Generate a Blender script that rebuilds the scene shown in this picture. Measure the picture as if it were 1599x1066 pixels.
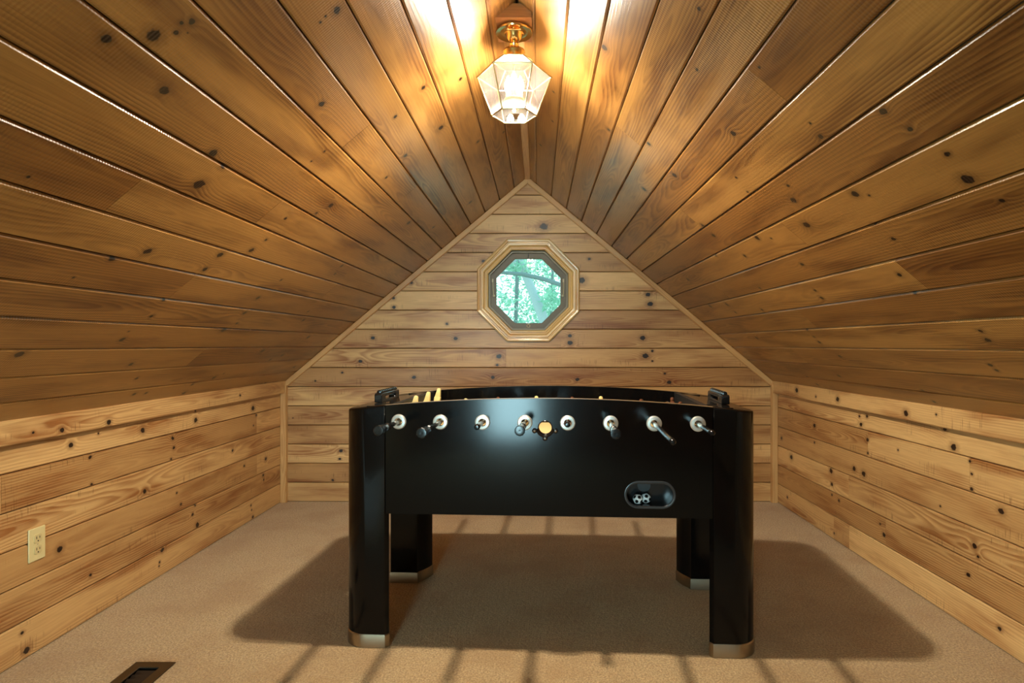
import bpy, bmesh, math, random
from math import sin, cos, pi, radians, sqrt, atan2, exp
from mathutils import Vector, Matrix
from mathutils.geometry import tessellate_polygon

for o in list(bpy.data.objects): bpy.data.objects.remove(o, do_unlink=True)
SC = bpy.context.scene
COL = SC.collection
random.seed(11)

# ------------------------------------------------------------------ camera
FPX, VPX, VPY, HC = 950.0, 840.0, 538.0, 1.07     # focal length in px, vanishing point, eye height
W_, H_ = 1599.0, 1066.0
cam = bpy.data.cameras.new('camera'); co = bpy.data.objects.new('camera', cam); COL.objects.link(co)
co.location = (0, 0, HC); co.rotation_euler = (pi/2, 0, 0)
cam.sensor_width = 36; cam.lens = FPX*36/W_
cam.shift_x = -(VPX-W_/2)/W_; cam.shift_y = (VPY-H_/2)/W_
cam.clip_start = .02
SC.camera = co
SC.view_settings.view_transform = 'Standard'; SC.view_settings.look = 'None'
SC.view_settings.gamma = 1; SC.view_settings.use_curve_mapping = False
SC.view_settings.exposure = 0.25

BULB = 950.0           # radiance of each candle bulb
DOOR_W = 112.0          # fill lamp behind the added, unseen rear door (watts)
WORLD = 2.5
LAMP_W = 120.0          # downward light of the lantern's candles

# ------------------------------------------------------------------ room numbers (metres)
XL, XR, XC, YB, YF = -1.745, 1.625, -.070, 4.148, -1.9
ZK, ZP = .80, 2.212
DL = Vector((XC-XL, 0, ZP-ZK)); LL = DL.length; DL.normalize()
DR = Vector((XC-XR, 0, ZP-ZK)); LR = DR.length; DR.normalize()
PITCH = .1306

# ------------------------------------------------------------------ world
w = bpy.data.worlds.new('world'); SC.world = w; w.use_nodes = True
nt = w.node_tree; nt.nodes.clear()
wo = nt.nodes.new('ShaderNodeOutputWorld'); bg = nt.nodes.new('ShaderNodeBackground')
tc = nt.nodes.new('ShaderNodeTexCoord'); sp = nt.nodes.new('ShaderNodeSeparateXYZ'); cr = nt.nodes.new('ShaderNodeValToRGB')
nt.links.new(tc.outputs['Generated'], sp.inputs[0]); nt.links.new(sp.outputs[2], cr.inputs[0])
cr.color_ramp.elements[0].position = 0; cr.color_ramp.elements[0].color = (.80, 1.0, .95, 1)
cr.color_ramp.elements[1].position = .7; cr.color_ramp.elements[1].color = (.50, .78, 1.0, 1)
nt.links.new(cr.outputs[0], bg.inputs[0]); bg.inputs[1].default_value = WORLD
nt.links.new(bg.outputs[0], wo.inputs[0])

# added area lamp at a made-up, unseen door: ambient fill and blue reflection
al = bpy.data.lights.new('daylight_fill', 'AREA'); al.shape = 'RECTANGLE'; al.size = .60; al.size_y = 1.45
al.energy = DOOR_W; al.color = (.64, .86, 1.0)
ao = bpy.data.objects.new('daylight_fill', al); COL.objects.link(ao)
ao.location = (-.74, YF-.10, .82); ao.rotation_euler = (pi/2, 0, 0)      # shines towards +y
ao.rotation_euler = (-pi/2, 0, 0); ao.rotation_euler = Vector((0, -1, 0)).to_track_quat('Z', 'Y').to_euler()

# ------------------------------------------------------------------ helpers
def link(o, parent=None):
    COL.objects.link(o)
    if parent is not None: o.parent = parent
    return o
def tag(o, label=None, cat=None, group=None, kind=None):
    if label: o['label'] = label
    if cat: o['category'] = cat
    if group: o['group'] = group
    if kind: o['kind'] = kind
    return o
def empty(name, loc=(0, 0, 0), rz=0, parent=None):
    o = bpy.data.objects.new(name, None); o.location = loc; o.rotation_euler = (0, 0, rz); o.empty_display_size = .05
    return link(o, parent)
def sharp(me, deg=35):
    me.polygons.foreach_set('use_smooth', [True]*len(me.polygons))
    me.set_sharp_from_angle(angle=radians(deg))
def mk(name, verts, faces, mats, parent=None, uv=None, smooth=None, mids=None, recalc=True, bev=0, bseg=2):
    me = bpy.data.meshes.new(name)
    me.from_pydata([tuple(v) for v in verts], [], [tuple(f) for f in faces])
    if uv is not None:
        ul = me.uv_layers.new(name='UVMap')
        for lp in me.loops: ul.data[lp.index].uv = uv[lp.vertex_index]
    if not isinstance(mats, (list, tuple)): mats = [mats]
    for m in mats: me.materials.append(m)
    if mids: me.polygons.foreach_set('material_index', mids)
    if recalc:
        bm = bmesh.new(); bm.from_mesh(me); bmesh.ops.recalc_face_normals(bm, faces=bm.faces); bm.to_mesh(me); bm.free()
    me.update()
    if smooth: sharp(me, smooth)
    o = bpy.data.objects.new(name, me)
    if bev:
        b = o.modifiers.new('bevel', 'BEVEL'); b.width = bev; b.segments = bseg; b.limit_method = 'ANGLE'; b.angle_limit = radians(35)
        b.harden_normals = False
        if not smooth: sharp(me, 35)
    return link(o, parent)
class MB:
    """collects pieces into one mesh"""
    def __init__(s): s.v = []; s.f = []; s.m = []
    def add(s, vs, fs, mi=0):
        n = len(s.v); s.v += [Vector(v) for v in vs]; s.f += [tuple(i+n for i in f) for f in fs]; s.m += [mi]*len(fs); return s
    def box(s, x0, x1, y0, y1, z0, z1, mi=0):
        vs = [(x, y, z) for x in (x0, x1) for y in (y0, y1) for z in (z0, z1)]
        return s.add(vs, [(0,1,3,2),(4,6,7,5),(0,4,5,1),(2,3,7,6),(0,2,6,4),(1,5,7,3)], mi)
    def tube(s, p0, p1, r0, r1=None, n=10, mi=0, cap=True):
        p0, p1 = Vector(p0), Vector(p1); r1 = r0 if r1 is None else r1
        d = (p1-p0).normalized(); a = d.orthogonal().normalized(); b = d.cross(a)
        vs = []
        for p, r in ((p0, r0), (p1, r1)):
            for i in range(n):
                t = 2*pi*i/n; vs.append(p + r*(cos(t)*a+sin(t)*b))
        fs = [(i, (i+1) % n, n+(i+1) % n, n+i) for i in range(n)]
        if cap: fs += [tuple(range(n)), tuple(range(n, 2*n))]
        return s.add(vs, fs, mi)
    def path(s, pts, rs, n=8, mi=0):
        pts = [Vector(p) for p in pts]; vs = []; fs = []
        ref = Vector((.13, .37, .9)).normalized()
        for k, p in enumerate(pts):
            d = (pts[min(k+1, len(pts)-1)]-pts[max(k-1, 0)]).normalized()
            a = (ref - d*ref.dot(d)).normalized(); b = d.cross(a)
            for i in range(n):
                t = 2*pi*i/n; vs.append(p+rs[k]*(cos(t)*a+sin(t)*b))
        for k in range(len(pts)-1):
            for i in range(n): fs.append((k*n+i, k*n+(i+1) % n, (k+1)*n+(i+1) % n, (k+1)*n+i))
        fs += [tuple(range(n)), tuple(range((len(pts)-1)*n, len(pts)*n))]
        return s.add(vs, fs, mi)
    def lathe(s, prof, org, axis='Z', n=24, mi=0, ph=0):
        """profile of (radius, height) revolved round axis through org"""
        org = Vector(org); vs = []; fs = []
        for r, h in prof:
            for i in range(n):
                t = 2*pi*i/n+ph
                if axis == 'Z': vs.append(org+Vector((r*cos(t), r*sin(t), h)))
                elif axis == 'Y': vs.append(org+Vector((r*cos(t), h, r*sin(t))))
                else: vs.append(org+Vector((h, r*cos(t), r*sin(t))))
        for k in range(len(prof)-1):
            for i in range(n): fs.append((k*n+i, k*n+(i+1) % n, (k+1)*n+(i+1) % n, (k+1)*n+i))
        if prof[0][0] > 1e-6 and prof[0] != prof[-1]: fs.append(tuple(range(n)))
        if prof[-1][0] > 1e-6 and prof[0] != prof[-1]: fs.append(tuple(range((len(prof)-1)*n, len(prof)*n)))
        return s.add(vs, fs, mi)
    def poly(s, outer, holes, conv, d0, d1, mi=0):
        """2D outline with holes extruded from d0 to d1; conv(a, b, d) -> point"""
        loops = [outer]+list(holes); flat = [p for l in loops for p in l]; n = len(flat)
        tris = tessellate_polygon([[Vector((p[0], p[1], 0)) for p in l] for l in loops])
        vs = [conv(p[0], p[1], d0) for p in flat]+[conv(p[0], p[1], d1) for p in flat]
        fs = [tuple(t) for t in tris]+[tuple(i+n for i in t) for t in tris]
        k = 0
        for l in loops:
            m = len(l)
            for i in range(m): fs.append((k+i, k+(i+1) % m, n+k+(i+1) % m, n+k+i))
            k += m
        return s.add(vs, fs, mi)
    def build(s, name, mats, parent=None, **kw):
        return mk(name, s.v, s.f, mats, parent, mids=s.m, **kw)

# ------------------------------------------------------------------ materials
class NT:
    def __init__(s, name):
        s.m = bpy.data.materials.new(name); s.m.use_nodes = True; s.t = s.m.node_tree; s.t.nodes.clear()
        s.out = s.t.nodes.new('ShaderNodeOutputMaterial')
    def n(s, typ, **kw):
        nd = s.t.nodes.new(typ)
        for k, v in kw.items(): setattr(nd, k, v)
        return nd
    def put(s, sock, v):
        if hasattr(v, 'links') or isinstance(v, bpy.types.NodeSocket): s.t.links.new(v, sock)
        else: sock.default_value = v
    def M(s, op, a, b=None, c=None, clamp=False):
        nd = s.n('ShaderNodeMath', operation=op, use_clamp=clamp); s.put(nd.inputs[0], a)
        if b is not None: s.put(nd.inputs[1], b)
        if c is not None: s.put(nd.inputs[2], c)
        return nd.outputs[0]
    def V(s, op, a, b=None):
        nd = s.n('ShaderNodeVectorMath', operation=op); s.put(nd.inputs[0], a)
        if b is not None: s.put(nd.inputs[1], b)
        return nd.outputs['Value'] if op in ('LENGTH', 'DOT_PRODUCT') else nd.outputs[0]
    def comb(s, x, y, z):
        nd = s.n('ShaderNodeCombineXYZ')
        for i, v in enumerate((x, y, z)): s.put(nd.inputs[i], v)
        return nd.outputs[0]
    def noise(s, vec, scale=1., detail=3., rough=.5):
        nd = s.n('ShaderNodeTexNoise'); s.put(nd.inputs['Vector'], vec)
        nd.inputs['Scale'].default_value = scale; nd.inputs['Detail'].default_value = detail; nd.inputs['Roughness'].default_value = rough
        return nd.outputs[0]
    def ss(s, x, lo, hi, a=0., b=1.):
        nd = s.n('ShaderNodeMapRange', interpolation_type='SMOOTHSTEP'); s.put(nd.inputs[0], x)
        for i, v in ((1, lo), (2, hi), (3, a), (4, b)): s.put(nd.inputs[i], v)
        return nd.outputs[0]
    def mix(s, f, a, b, blend='MIX'):
        nd = s.n('ShaderNodeMix', data_type='RGBA', blend_type=blend); s.put(nd.inputs[0], f)
        for i, v in ((6, a), (7, b)):
            s.put(nd.inputs[i], v if not isinstance(v, tuple) else (v+(1,))[:4])
        return nd.outputs[2]
    def bsdf(s, **kw):
        p = s.n('ShaderNodeBsdfPrincipled')
        for k, v in kw.items():
            s.put(p.inputs[k.replace('_', ' ')], v if not isinstance(v, tuple) else (v+(1,))[:4])
        s.t.links.new(p.outputs[0], s.out.inputs[0]); return p
    def bump(s, h, strength, dist):
        b = s.n('ShaderNodeBump'); b.inputs['Strength'].default_value = strength; b.inputs['Distance'].default_value = dist
        s.put(b.inputs['Height'], h); return b.outputs[0]
def srgb(r, g, b):
    f = lambda c: (c/255/12.92 if c/255 <= .04045 else ((c/255+.055)/1.055)**2.4)
    return (f(r), f(g), f(b))

NK = 8
def wood(name, light, dark, rough=.36, coat=.35, coat_r=.16, knots=True, ripple=0., streak=.0):
    t = NT(name)
    uvn = t.n('ShaderNodeUVMap'); uvn.uv_map = 'UVMap'
    sx = t.n('ShaderNodeSeparateXYZ'); t.put(sx.inputs[0], uvn.outputs[0]); u, v = sx.outputs[0], sx.outputs[1]
    def attr(nm): a = t.n('ShaderNodeAttribute', attribute_type='OBJECT', attribute_name=nm); return a
    seed = attr('seed').outputs['Fac']; tone = attr('tone').outputs['Fac']
    us = t.M('ADD', u, t.M('MULTIPLY', seed, 37.3)); 
    P = t.comb(u, v, 0.)
    D = None; Wp = None
    if knots:
        for i in range(NK):
            k = attr('knot%d' % i).outputs['Vector']
            q = t.n('ShaderNodeSeparateXYZ'); t.put(q.inputs[0], k); kr = q.outputs[2]
            dv = t.V('MULTIPLY', t.V('SUBTRACT', P, k), (.8, 1., 0.))
            d = t.M('DIVIDE', t.V('LENGTH', dv), t.M('ADD', kr, 2e-5))
            g = t.M('MULTIPLY', kr, t.M('POWER', 2.718, t.M('MULTIPLY', t.M('MULTIPLY', d, d), -.16)))
            D = d if D is None else t.M('MINIMUM', D, d)
            Wp = g if Wp is None else t.M('ADD', Wp, g)
    # growth rings cut lengthwise: a slightly tilted log axis gives long cathedral figures
    n1 = t.noise(t.comb(t.M('MULTIPLY', us, .9), t.M('MULTIPLY', v, 5.), seed), 1., 2.)
    n2 = t.noise(t.comb(t.M('MULTIPLY', us, 3.), t.M('MULTIPLY', v, 26.), t.M('ADD', seed, 5.)), 1., 2.)
    off = t.M('MULTIPLY', t.M('SUBTRACT', t.M('FRACT', t.M('MULTIPLY', seed, 7.7)), .5), .10)
    h = t.M('ADD', t.M('MULTIPLY', t.M('SUBTRACT', n1, .5), .16), t.M('MULTIPLY', t.M('FRACT', t.M('MULTIPLY', seed, 3.1)), .05))
    vv = t.M('ADD', v, off)
    r = t.M('SQRT', t.M('ADD', t.M('MULTIPLY', vv, vv), t.M('MULTIPLY', h, h)))
    r = t.M('ADD', r, t.M('MULTIPLY', n2, .010))
    if knots: r = t.M('ADD', r, t.M('MULTIPLY', Wp, 1.2))
    ph = t.M('FRACT', t.M('MULTIPLY', r, 105.))
    ring = t.M('MULTIPLY', t.ss(ph, .05, .78), t.ss(ph, .80, 1., 1., 0.))
    ringamt = t.ss(t.noise(t.comb(t.M('MULTIPLY', us, .7), t.M('MULTIPLY', v, 9.), 3.3), 1., 1.), .3, .72, .10, .88)
    fine = t.noise(t.comb(t.M('MULTIPLY', us, 9.), t.M('MULTIPLY', v, 420.), seed), 1., 3.)
    blot = t.noise(t.comb(t.M('MULTIPLY', us, 2.2), t.M('MULTIPLY', v, 14.), t.M('ADD', seed, 2.)), 1., 3.)
    f = t.M('ADD', t.M('MULTIPLY', t.M('MULTIPLY', ring, ringamt), .62), t.M('MULTIPLY', t.ss(fine, .3, .75), .22))
    f = t.M('ADD', f, t.M('MULTIPLY', t.ss(blot, .42, .75), .62), clamp=True)
    c = t.mix(f, light, dark)
    if streak:
        st = t.noise(t.comb(t.M('MULTIPLY', us, 160.), t.M('MULTIPLY', v, 10.), seed), 1., 2.)
        sm = t.ss(t.noise(t.comb(t.M('MULTIPLY', us, 3.), t.M('MULTIPLY', v, 14.), t.M('ADD', seed, 9.)), 1., 1.), .54, .68)
        c = t.mix(t.M('MULTIPLY', t.M('MULTIPLY', t.ss(st, .56, .72), sm), streak), c, tuple(x*.42 for x in dark))
    tn = t.n('ShaderNodeMix', data_type='RGBA', blend_type='MULTIPLY'); tn.inputs[0].default_value = 1.
    t.put(tn.inputs[6], c)
    tr = t.n('ShaderNodeValToRGB'); t.put(tr.inputs[0], tone)
    tr.color_ramp.elements[0].color = (.62, .50, .38, 1); tr.color_ramp.elements[1].color = (1.08, 1.08, 1.05, 1)
    t.put(tn.inputs[7], tr.outputs[0]); c = tn.outputs[2]
    if knots:
        wob = t.M('ADD', D, t.M('MULTIPLY', t.M('SUBTRACT', t.noise(P, 70., 2.), .5), .9))
        c = t.mix(t.M('MULTIPLY', t.ss(wob, .9, 2.6, 1., 0.), .45), c, tuple(x*.55 for x in dark))
        core = t.mix(t.ss(t.M('FRACT', t.M('MULTIPLY', wob, 2.6)), .2, .9), srgb(40, 18, 7), srgb(15, 7, 3))
        c = t.mix(t.ss(wob, .72, 1.06, 1., 0.), c, core)
    hgt = t.M('ADD', t.M('MULTIPLY', ring, .25), t.M('MULTIPLY', fine, .5))
    if ripple:
        pm = t.ss(t.noise(t.comb(t.M('MULTIPLY', us, 1.3), t.M('MULTIPLY', v, 7.), 8.), 1., 1.), .35, .65)
        hgt = t.M('ADD', hgt, t.M('MULTIPLY', t.M('MULTIPLY', t.M('SINE', t.M('MULTIPLY', us, 2*pi/.0085)), pm), ripple))
    nb = t.bump(hgt, .35, .0012)
    t.bsdf(Base_Color=c, Roughness=rough, Coat_Weight=coat, Coat_Roughness=coat_r, Normal=nb, Coat_Normal=nb)
    return t.m
PINE_WALL = wood('pine_wall', srgb(224, 184, 126), srgb(154, 98, 50), rough=.45, coat=.15, coat_r=.25, streak=.55)
PINE_CEIL = wood('pine_ceiling', srgb(178, 130, 68), srgb(108, 66, 26), rough=.36, coat=.32, coat_r=.17, ripple=.6)
PINE_TRIM = wood('pine_trim', srgb(218, 174, 116), srgb(182, 128, 74), rough=.42, coat=.2, knots=False)

def simple(name, col, rough=.4, metal=0., coat=0., spec=.5, bump=None, **kw):
    t = NT(name); a = dict(Base_Color=col, Roughness=rough, Metallic=metal, Coat_Weight=coat, Specular_IOR_Level=spec)
    tc = t.n('ShaderNodeTexCoord')
    nz = t.noise(tc.outputs['Object'], 40., 3.)
    a['Base_Color'] = t.mix(t.M('MULTIPLY', nz, .35), tuple(col), tuple(x*.72 for x in col))
    if bump: a['Normal'] = t.bump(t.noise(tc.outputs['Object'], bump[0], 3.), bump[1], bump[2])
    a.update(kw); t.bsdf(**a); return t.m
BLACK = simple('black_lacquer', (.0024, .0021, .0020), rough=.13, spec=.22, bump=(5., .03, .004))
BLACKIN = simple('black_inside', (.006, .006, .006), rough=.45)
RUBBER = simple('black_plastic', (.006, .006, .006), rough=.20, spec=.36)
CHROME = simple('chrome', (.62, .60, .57), rough=.16, metal=1.)
NICKEL = simple('brushed_nickel', (.36, .29, .20), rough=.34, metal=1., bump=(60., .1, .001))
BEARING = simple('silver_flange', (.60, .58, .52), rough=.30, metal=.55)
BRASS = simple('polished_brass', (.78, .52, .20), rough=.18, metal=1.)
CAME = simple('antique_brass', (.42, .33, .17), rough=.34, metal=1.)
CREAM = simple('cream_plastic', srgb(228, 208, 140), rough=.35)
FIELD = simple('playfield_cream', srgb(226, 196, 138), rough=.4)
IVORY = simple('ivory_plastic', srgb(226, 208, 152), rough=.35)
SLOT = simple('dark_slot', (.02, .015, .01), rough=.6)
SASH = simple('taupe_sash', srgb(104, 88, 62), rough=.45)
BRONZE = simple('bronze_register', srgb(66, 46, 22), rough=.45, metal=.2)
DARK = simple('duct_dark', (.012, .009, .006), rough=.7)
WHITE = simple('white_ball', (.82, .82, .80), rough=.35)
LATCH = simple('latch_ivory', srgb(196, 178, 138), rough=.4)
def gap_mat():
    t = NT('wall_backing'); t.bsdf(Base_Color=srgb(70, 42, 20), Roughness=.8); return t.m
BACK = gap_mat()
def carpet():
    t = NT('carpet'); tc = t.n('ShaderNodeTexCoord').outputs['Object']
    a = t.noise(tc, 150., 3., .75); b = t.noise(tc, 3.2, 4., .6); d = t.noise(tc, 38., 4., .7)
    c = t.mix(t.ss(a, .3, .7), srgb(146, 114, 74), srgb(218, 188, 140))
    c = t.mix(t.M('MULTIPLY', t.ss(b, .40, .66), .40), c, srgb(160, 120, 74))
    c = t.mix(t.M('MULTIPLY', t.ss(d, .45, .75), .30), c, srgb(150, 116, 80))
    hh = t.M('ADD', t.M('MULTIPLY', a, .6), d)
    t.bsdf(Base_Color=c, Roughness=.95, Specular_IOR_Level=.1, Sheen_Weight=.25, Normal=t.bump(hh, 1., .009)); return t.m
CARPET = carpet()
def glassy(name, tint, diffuse, refl=.05, rough=.03):
    """thin flat glass: mostly see-through, a Fresnel reflection and some translucency"""
    t = NT(name)
    tr = t.n('ShaderNodeBsdfTransparent'); tr.inputs[0].default_value = tint+(1,)
    tl = t.n('ShaderNodeBsdfTranslucent'); tl.inputs[0].default_value = (.95, .95, .92, 1)
    gl = t.n('ShaderNodeBsdfGlossy'); gl.inputs[0].default_value = (1, 1, 1, 1); gl.inputs[1].default_value = rough
    m1 = t.n('ShaderNodeMixShader'); t.put(m1.inputs[0], diffuse); t.put(m1.inputs[1], tr.outputs[0]); t.put(m1.inputs[2], tl.outputs[0])
    lw = t.n('ShaderNodeLayerWeight'); lw.inputs[0].default_value = .5
    fr = t.M('ADD', refl, t.M('MULTIPLY', t.M('POWER', lw.outputs['Facing'], 5.), .9))
    m2 = t.n('ShaderNodeMixShader'); t.put(m2.inputs[0], fr); t.put(m2.inputs[1], m1.outputs[0]); t.put(m2.inputs[2], gl.outputs[0])
    t.put(t.out.inputs[0], m2.outputs[0]); return t.m
FLGLASS = glassy('lantern_floor_glass', (.93, .95, .92), .001)
PANE = glassy('window_glass', (.86, .97, .95), .02, refl=.012)
LGLASS = glassy('lantern_glass', (.93, .95, .92), .010)  # slight translucency whitens the panes in place of bloom from the bulbs
LROOF = glassy('lantern_frosted_glass', (.82, .82, .80), .16)
def emit(name, col, s):
    t = NT(name); e = t.n('ShaderNodeEmission'); e.inputs[0].default_value = col+(1,); e.inputs[1].default_value = s
    t.put(t.out.inputs[0], e.outputs[0]); return t.m
FLAME = emit('bulb_glow', (1., .92, .79), BULB)

# ------------------------------------------------------------------ planes of the room
class Plane:
    def __init__(s, O, U, V, N): s.O, s.U, s.V, s.N = Vector(O), Vector(U), Vector(V), Vector(N)
    def pt(s, u, v, d=0.): return s.O+s.U*u+s.V*v+s.N*d
    def hit(s, px, py):
        ray = Vector(((px-VPX)/FPX, 1., -(py-VPY)/FPX)); e = Vector((0, 0, HC))
        tt = (s.O-e).dot(s.N)/ray.dot(s.N); p = e+ray*tt-s.O
        return p.dot(s.U), p.dot(s.V), FPX/tt
PL = dict(
    back=Plane((0, YB, 0), (1, 0, 0), (0, 0, 1), (0, -1, 0)),
    left=Plane((XL, 0, 0), (0, 1, 0), (0, 0, 1), (1, 0, 0)),
    right=Plane((XR, 0, 0), (0, 1, 0), (0, 0, 1), (-1, 0, 0)),
    cl=Plane((XL, 0, ZK), (0, 1, 0), DL, (DL.z, 0, -DL.x)),
    cr=Plane((XR, 0, ZK), (0, 1, 0), DR, (-DR.z, 0, DR.x)),
)
# knots measured in the photograph: crop origin, crop scale, (x, y, radius) in crop pixels
A = 1/2.961; B = .3622
KN = dict(cl=[], cr=[], left=[], right=[], back=[])
def kn(pl, ox, oy, s, lst):
    for x, y, r in lst: KN[pl].append((ox+x*s, oy+y*s, r*s))
kn('cl', 0, 0, A, [(490,178,30),(712,165,42),(840,105,13),(888,100,20),(815,150,15),(868,152,5),(760,418,30),(985,708,27),(1035,770,18),(922,852,34),(1530,950,18),(1463,985,10),(130,817,10),(1487,480,20),(1505,75,8),(1482,103,8),(1558,48,24),(1320,1010,11),(1440,745,7),(1500,700,8)])
kn('cl', 530, 0, A, [(465,85,26),(620,75,10),(388,405,15),(560,365,12),(470,590,18),(258,540,12),(305,720,15),(217,820,10),(640,655,10),(605,935,12),(320,1030,14),(435,1050,9),(760,610,8)])
kn('cr', 530, 0, A, [(1225,220,22),(1245,600,12),(990,425,8),(985,560,7),(930,670,8),(1430,665,14),(1550,810,18),(1410,875,16),(1455,575,6)])
kn('cr', 1060, 0, A, [(83,322,10),(93,40,12),(372,312,10),(252,617,20),(945,515,24),(1070,597,18),(608,570,8),(655,632,18),(1240,712,19),(1335,828,36),(1495,928,16),(815,897,24),(880,903,9),(265,820,8),(530,925,22),(590,1040,22),(505,858,12),(318,887,8)])
kn('cl', 0, 340, A, [(520,190,20),(683,155,24),(1018,172,20),(947,238,18),(1162,150,18),(1230,102,10),(1580,222,10),(1550,258,8),(758,380,12),(1193,370,14),(1130,440,13),(1095,488,8),(1403,473,10),(1425,433,7),(1425,552,12),(700,455,12),(565,563,17),(595,525,6),(1035,518,18),(87,632,26),(605,677,14),(632,742,10),(990,738,13),(1035,720,5),(1213,615,15),(1305,635,11),(1250,655,9),(1360,690,9),(620,815,11),(675,810,9),(890,770,9),(850,810,12),(1225,765,11),(340,276,8),(1300,287,8)])
kn('cr', 1060, 340, A, [(160,82,16),(110,35,12),(362,93,18),(305,176,12),(427,95,8),(590,32,24),(42,285,12),(172,175,8),(570,215,14),(992,98,14),(900,30,14),(375,325,9),(262,437,8),(145,408,12),(222,400,13),(385,425,10),(1020,263,16),(963,258,8),(1025,300,10),(660,370,14),(630,335,10),(1088,348,14),(590,517,12),(625,550,8),(650,575,12),(1395,523,15),(1430,566,19),(745,640,13),(360,555,11),(595,735,8),(640,770,9),(1130,800,11),(1440,680,14),(1470,705,11),(740,730,11),(1180,850,11)])
kn('left', 0, 340, A, [(660,982,16),(905,935,14),(903,893,6),(1170,880,14),(1185,912,8),(328,1050,15),(797,1018,10),(455,997,6),(1172,960,5)])
kn('left', 0, 680, B, [(745,12,9),(750,52,9),(737,42,5),(388,93,10),(386,157,7),(395,210,8),(738,100,7),(624,240,12),(1003,64,8),(1053,130,7),(1146,100,10),(762,247,6),(780,296,8),(842,300,6),(830,340,8),(851,385,14),(1135,170,8),(1137,190,6),(1082,300,6),(1085,320,5),(1090,350,8),(700,492,12),(688,545,6),(686,562,5),(390,600,8),(258,488,17),(95,850,10),(86,884,6),(114,925,18)])
kn('right', 1060, 340, A, [(835,917,8),(870,917,10),(842,955,12),(1230,975,14),(627,960,12),(475,1018,10),(873,1025,10)])
kn('right', 1060, 680, B, [(485,92,13),(656,152,14),(660,210,10),(815,20,7),(815,75,7),(756,142,13),(797,165,15),(1185,50,19),(1263,165,8),(1255,110,8),(1262,230,10),(1390,326,17),(1127,303,6),(1275,475,15),(1290,522,9),(1248,600,12),(1383,832,12),(885,428,12),(868,380,6),(468,265,7),(690,280,8),(585,30,6),(945,62,6),(660,255,6),(670,420,6)])
kn('back', 530, 340, A, [(1155,190,8),(665,200,9),(945,40,24),(1120,290,18),(1427,355,12),(1437,398,14),(252,413,9),(250,370,8),(497,490,7),(155,555,10),(538,558,11),(1065,545,10),(1067,578,13),(1402,555,13),(738,640,13),(730,680,7),(1415,638,15),(1447,615,7),(345,737,10),(709,737,10),(1100,747,10),(1525,760,11),(1505,720,6),(97,663,10),(13,715,6),(332,300,8),(1447,662,5)])
kn('back', 0, 680, B, [(1470,65,9),(1465,100,6)])
kn('back', 400, 720, .1032, [(1160,285,22)])
kn('back', 400, 560, .1126, [(820,308,15),(510,820,9)])
# butt joints between boards of one course, measured at their middle
JT = dict(
    cl=[(192,305),(418,332),(283.7,448),(304,559.5),(555,213),(510,458),(640,300)],
    cr=[(1191.7,126.7),(1078,340),(1240.6,365),(1262,499),(1127,455),(1249,556),(1400,410),(985,215)],
    left=[(401,725),(400.8,660),(2,745)],
    right=[(1325,760),(1326,838),(1302,826),(1514,741),(1355,696),(1383,815)],
    back=[(658,471),(745.5,530),(790,548)])
TONE = dict(   # boards that read clearly lighter or darker in the photograph
    cl=[(90,280,.05),(240,310,.75),(200,430,.2),(360,460,.55),(150,540,.45),(380,560,.05),(60,140,.6),(250,200,.4),(330,130,.75),(60,90,.15),(560,100,.75),(640,60,.85)],
    cr=[(1250,60,.1),(1130,190,.35),(1160,370,.15),(1300,330,.5),(1330,400,.3),(1300,150,.75),(1420,160,.35),(1330,510,.2),(1000,130,.85)],
    left=[(200,750,.7),(100,950,.65),(420,735,.35),(420,760,.35)],
    right=[(1290,780,.15),(1400,790,.45),(1270,740,.85),(1300,650,.75),(1430,690,.9),(1270,690,.35),(1400,860,.25),(1450,720,.65)],
    back=[(640,590,.15),(480,590,.05),(1180,590,.05),(1180,740,.1),(490,740,.45),(640,530,.4),(640,500,.8),(640,440,.8),(640,560,.65),(1000,530,.5),(640,410,.65),(820,350,.9),(820,320,.85),(1190,680,.3),(480,650,.4),(480,620,.75)])
def measured(pl):
    P = PL[pl]
    ks = []
    for x, y, r in KN[pl]:
        u, v, k = P.hit(x, y); ks.append((u, v, min(r/k*.82, .024)))
    return ks, [P.hit(x, y)[:2] for x, y in JT[pl]], [(*P.hit(x, y)[:2], tn) for x, y, tn in TONE[pl]]

def board(parent, P, v0, v1, ulo, uhi, mat, ks, tn=None, bevel=.0055, depth=.005, gap=.0016, thick=.012, notch=None, vref=None):
    """one plank: bevelled long edges, square ends; ulo/uhi are functions of v; notch = extra outline points (v, u) on the right end"""
    rings = []
    for e, d in ((bevel, 0.), (gap, -depth), (gap, -thick)):
        a, b = v0+e, v1-e
        pts = [(ulo(a)+.0006, a)]
        pts += [(uhi(a)-.0006, a)]
        if notch: pts += [(u, min(max(v, a), b)) for u, v in notch]
        pts += [(uhi(b)-.0006, b), (ulo(b)+.0006, b)]
        rings.append([(u, v, d) for u, v in pts])
    n = len(rings[0]); vs = []; uv = []; fs = []
    vc = (v0+v1)/2 if vref is None else vref
    for r in rings:
        for u, v, d in r: vs.append(P.pt(u, v, d)); uv.append((u, v-vc))
    fs.append(tuple(range(n)))
    for k in range(2):
        for i in range(n): fs.append((k*n+i, k*n+(i+1) % n, (k+1)*n+(i+1) % n, (k+1)*n+i))
    o = mk('board', vs, fs, mat, parent, uv=uv)
    o['seed'] = random.random(); o['tone'] = min(1., max(0., random.gauss(.58, .26))) if tn is None else tn
    umin = min(p[0] for r in rings for p in r); umax = max(p[0] for r in rings for p in r)
    mine = [k for k in ks if v0-.004 < k[1] < v1+.004 and umin-.01 < k[0] < umax+.01]
    mine.sort(key=lambda k: -k[2])
    for i, k in enumerate(mine[:NK]): o['knot%d' % i] = [k[0], k[1]-vc, k[2]]
    return o
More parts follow.
